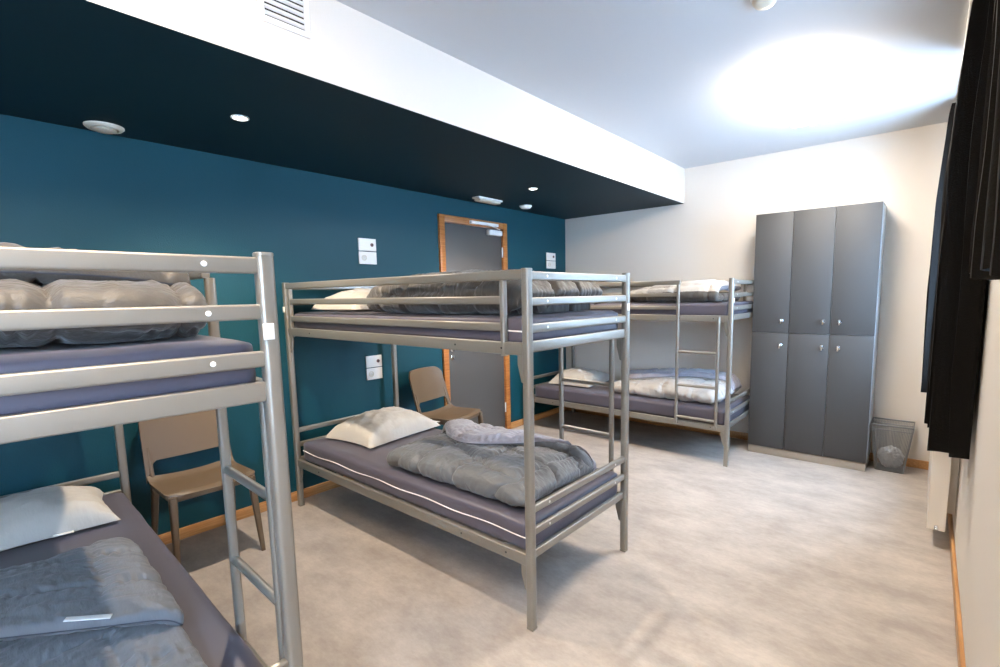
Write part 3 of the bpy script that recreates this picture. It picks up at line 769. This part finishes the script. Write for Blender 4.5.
curtain('curtain', -4.55, -3.18, 3.422, 3.520, 1.44, 2.598, 11, 'short black curtain nearest the camera on the right wall', 3)
bm = B(); bar(bm, (3.43, -4.70, H-0.009), (3.43, -0.15, H-0.009), 0.028, 0.016, 0.004)
tag(obj('curtain_track', bm, M['plastic_w']), 'slim curtain track on the ceiling along the right wall', 'curtain track')

# ------------------------------------------------------------------ fittings
def plate_pair(y0, y1, z0, z1, labels, sym=True):
    zm = (z0+z1)/2
    for i, (a, c) in enumerate(((zm+0.003, z1), (z0, zm-0.003))):
        yc = (y0+y1)/2
        t = thing('wall_plate', labels[i], 'wall plate', (0, yc, a))
        bm = B(); rbox(bm, 0.0, 0.012, y0-yc, y1-yc, 0, c-a, 0.003); obj('cover', bm, M['plastic_w'], t)
        if i == 0:
            bm = B(); lathe(bm, [(0.014, 0), (0.014, 0.003), (0.009, 0.004)], 20, Matrix.Translation((0.012, (y1-yc)*0.5, (c-a)*0.5)) @ RX)
            p = obj('indicator', bm, M['dot'], t); p['label'] = 'small dark red and grey round indicator'
            bm = B(); lathe(bm, [(0.007, 0), (0.007, 0.003)], 12, Matrix.Translation((0.0158, (y1-yc)*0.5, (c-a)*0.5)) @ RX); obj('lens', bm, M['plastic_d'], p)
        else:
            bm = B(); lathe(bm, [(0.022, 0), (0.022, 0.002), (0.017, 0.002), (0.016, -0.004)], 24, Matrix.Translation((0.012, (y0-yc)*0.45, (c-a)*0.5)) @ RX)
            obj('socket', bm, M['cream'], t)
plate_pair(-2.752, -2.600, 1.668, 1.862, ('white plate with round indicator above the middle bunk, topmost of the pair', 'white socket plate above the middle bunk, lower of the pair'))
plate_pair(-2.740, -2.600, 0.770, 0.958, ('white plate with round indicator between the bunks of the middle bed', 'white socket plate between the bunks of the middle bed'))
plate_pair(-0.385, -0.215, 1.705, 1.880, ('white plate with round indicator near the far corner, topmost there', 'white socket plate near the far corner, above the far bunk'))

def grille(y0, y1, z0, z1, n, label, border):
    yc, zc = (y0+y1)/2, (z0+z1)/2
    t = thing('air_grille', label, 'air grille', (XS, yc, zc))
    hy, hz = (y1-y0)/2, (z1-z0)/2
    bm = B()
    for a in ((-hy-border, hy+border, hz, hz+border), (-hy-border, hy+border, -hz-border, -hz), (-hy-border, -hy, -hz, hz), (hy, hy+border, -hz, hz)):
        rbox(bm, 0.0, 0.008, a[0], a[1], a[2], a[3], 0.002)
    obj('frame', bm, M['plastic_w'], t)
    bm = B(); add_box(bm, 0.0004, 0.0015, -hy, hy, -hz, hz); p = obj('recess', bm, M['vent_in'], t, smooth=None); p['label'] = 'dark opening behind the slats'
    for k in range(n):
        z = -hz+2*hz*(k+0.5)/n
        bm = B(); bar(bm, (0.006, -hy, z), (0.006, hy, z), 0.012, hz/n*0.75, 0.001, up=(-0.55, 0, 1)); obj('slat', bm, M['plastic_w'], t)
grille(-3.985, -3.835, 2.445, 2.575, 6, 'white slatted air grille on the bulkhead face, near the camera', 0.022)
grille(-1.395, -1.265, 2.450, 2.505, 4, 'small white slatted air grille on the far end of the bulkhead face', 0.012)

def ceil_thing(name, label, cat, x, y, z, prof, m, n=40, sub=None):
    t = thing(name, label, cat, (x, y, z))
    for nm, pr, mm in prof:
        bm = B(); lathe(bm, [(r, -d) for r, d in pr], n); obj(nm, bm, M[mm], t, smooth=50)
    return t
ceil_thing('air_valve', 'round cream air valve under the bulkhead near the teal wall', 'air valve', 0.135, -4.222, ZS,
           [('ring', [(0.080, 0), (0.080, 0.006), (0.070, 0.016), (0.058, 0.016), (0.056, 0.004)], 'cream'), ('disc', [(0.02, 0.002), (0.02, 0.012), (0.046, 0.014), (0.048, 0.020), (0.040, 0.026), (0.01, 0.027)], 'cream')], None)
for (x, y, lab) in ((0.752, -3.826, 'small lit round downlight in the bulkhead, nearer the camera'), (0.779, -1.592, 'small lit round downlight in the bulkhead, nearer the door')):
    ceil_thing('downlight', lab, 'downlight', x, y, ZS, [('bezel', [(0.040, 0), (0.040, 0.004), (0.034, 0.007), (0.029, 0.004), (0.029, 0.0)], 'plastic_w'), ('lens', [(0.0285, 0.0), (0.0285, 0.003), (0.01, 0.0045)], 'spot')], None)
ceil_thing('smoke_detector', 'round white smoke detector under the bulkhead above the door', 'smoke detector', 0.230, -1.015, ZS,
           [('base', [(0.062, 0), (0.062, 0.009), (0.058, 0.011)], 'plastic_w'), ('sensor_cap', [(0.052, 0.011), (0.052, 0.018), (0.044, 0.026), (0.015, 0.028)], 'plastic_w')], None)
t = thing('emergency_light', 'white box shaped emergency light under the bulkhead above the door', 'emergency light', (0.21, -1.535, ZS))
bm = B(); rbox(bm, -0.045, 0.045, -0.155, 0.155, -0.016, 0.0, 0.004); obj('base', bm, M['plastic_w'], t)
bm = B(); rbox(bm, -0.038, 0.038, -0.138, 0.138, -0.036, -0.016, 0.009, 3); obj('cover', bm, M['cream'], t)
for (x, y) in ((0.752, -3.826), (0.779, -1.592)):
    ld = bpy.data.lights.new('downlight_beam', 'SPOT'); ld.energy = SPOT_W; ld.color = (1.0, 0.84, 0.66); ld.spot_size = radians(125); ld.spot_blend = 0.7; ld.shadow_soft_size = 0.025
    lo = bpy.data.objects.new('downlight_beam', ld); C.objects.link(lo); lo.location = (x, y, ZS-0.012)
# ceiling detector at the top edge of the picture
ceil_thing('ceiling_detector', 'round ribbed white detector on the ceiling, cut by the top edge', 'smoke detector', 2.770, -2.575, H,
           [('base', [(0.055, 0), (0.055, 0.012), (0.050, 0.016)], 'plastic_w'), ('sensor_cap', [(0.046, 0.016), (0.048, 0.028), (0.036, 0.044), (0.012, 0.046)], 'cream')], None)
def luminaire(x0, x1, y0, y1, m, label):
    cx, cy = (x0+x1)/2, (y0+y1)/2; t = thing('ceiling_light', label, 'ceiling light', (cx, cy, H))
    hx, hy = (x1-x0)/2, (y1-y0)/2
    bm = B(); rbox(bm, -hx+0.04, hx-0.04, -hy+0.04, hy-0.04, -0.022, 0.0, 0.004); obj('housing', bm, M['plastic_w'], t)
    bm = B(); rbox(bm, -hx+0.012, hx-0.012, -hy+0.012, hy-0.012, -0.078, -0.022, 0.020, 3); d = obj('diffuser', bm, M[m], t); d['label'] = 'glowing white diffuser'
luminaire(2.53, 2.88, -1.85, -0.88, 'lamp', 'glowing long ceiling light in front of the lockers')
luminaire(2.30, 2.66, -5.6, -4.4, 'lamp2', 'glowing long ceiling light over the near part of the room')

# ------------------------------------------------------------------ groups of repeats
GROUPS = {'bunk bed': 'grey steel bunk beds', 'mattress': 'slate mattresses on the bunks', 'duvet': 'quilts on the bunks', 'pillow': 'pillows on the bunks', 'chair': 'taupe plastic chairs by the teal wall',
          'wall plate': 'white wall plates on the teal wall', 'curtain': 'black curtains on the right wall', 'air grille': 'air grilles on the bulkhead face', 'downlight': 'downlights in the bulkhead', 'ceiling light': 'long ceiling lights'}
for o in C.objects:
    if o.parent is None and o.get('category') in GROUPS: o['group'] = GROUPS[o['category']]
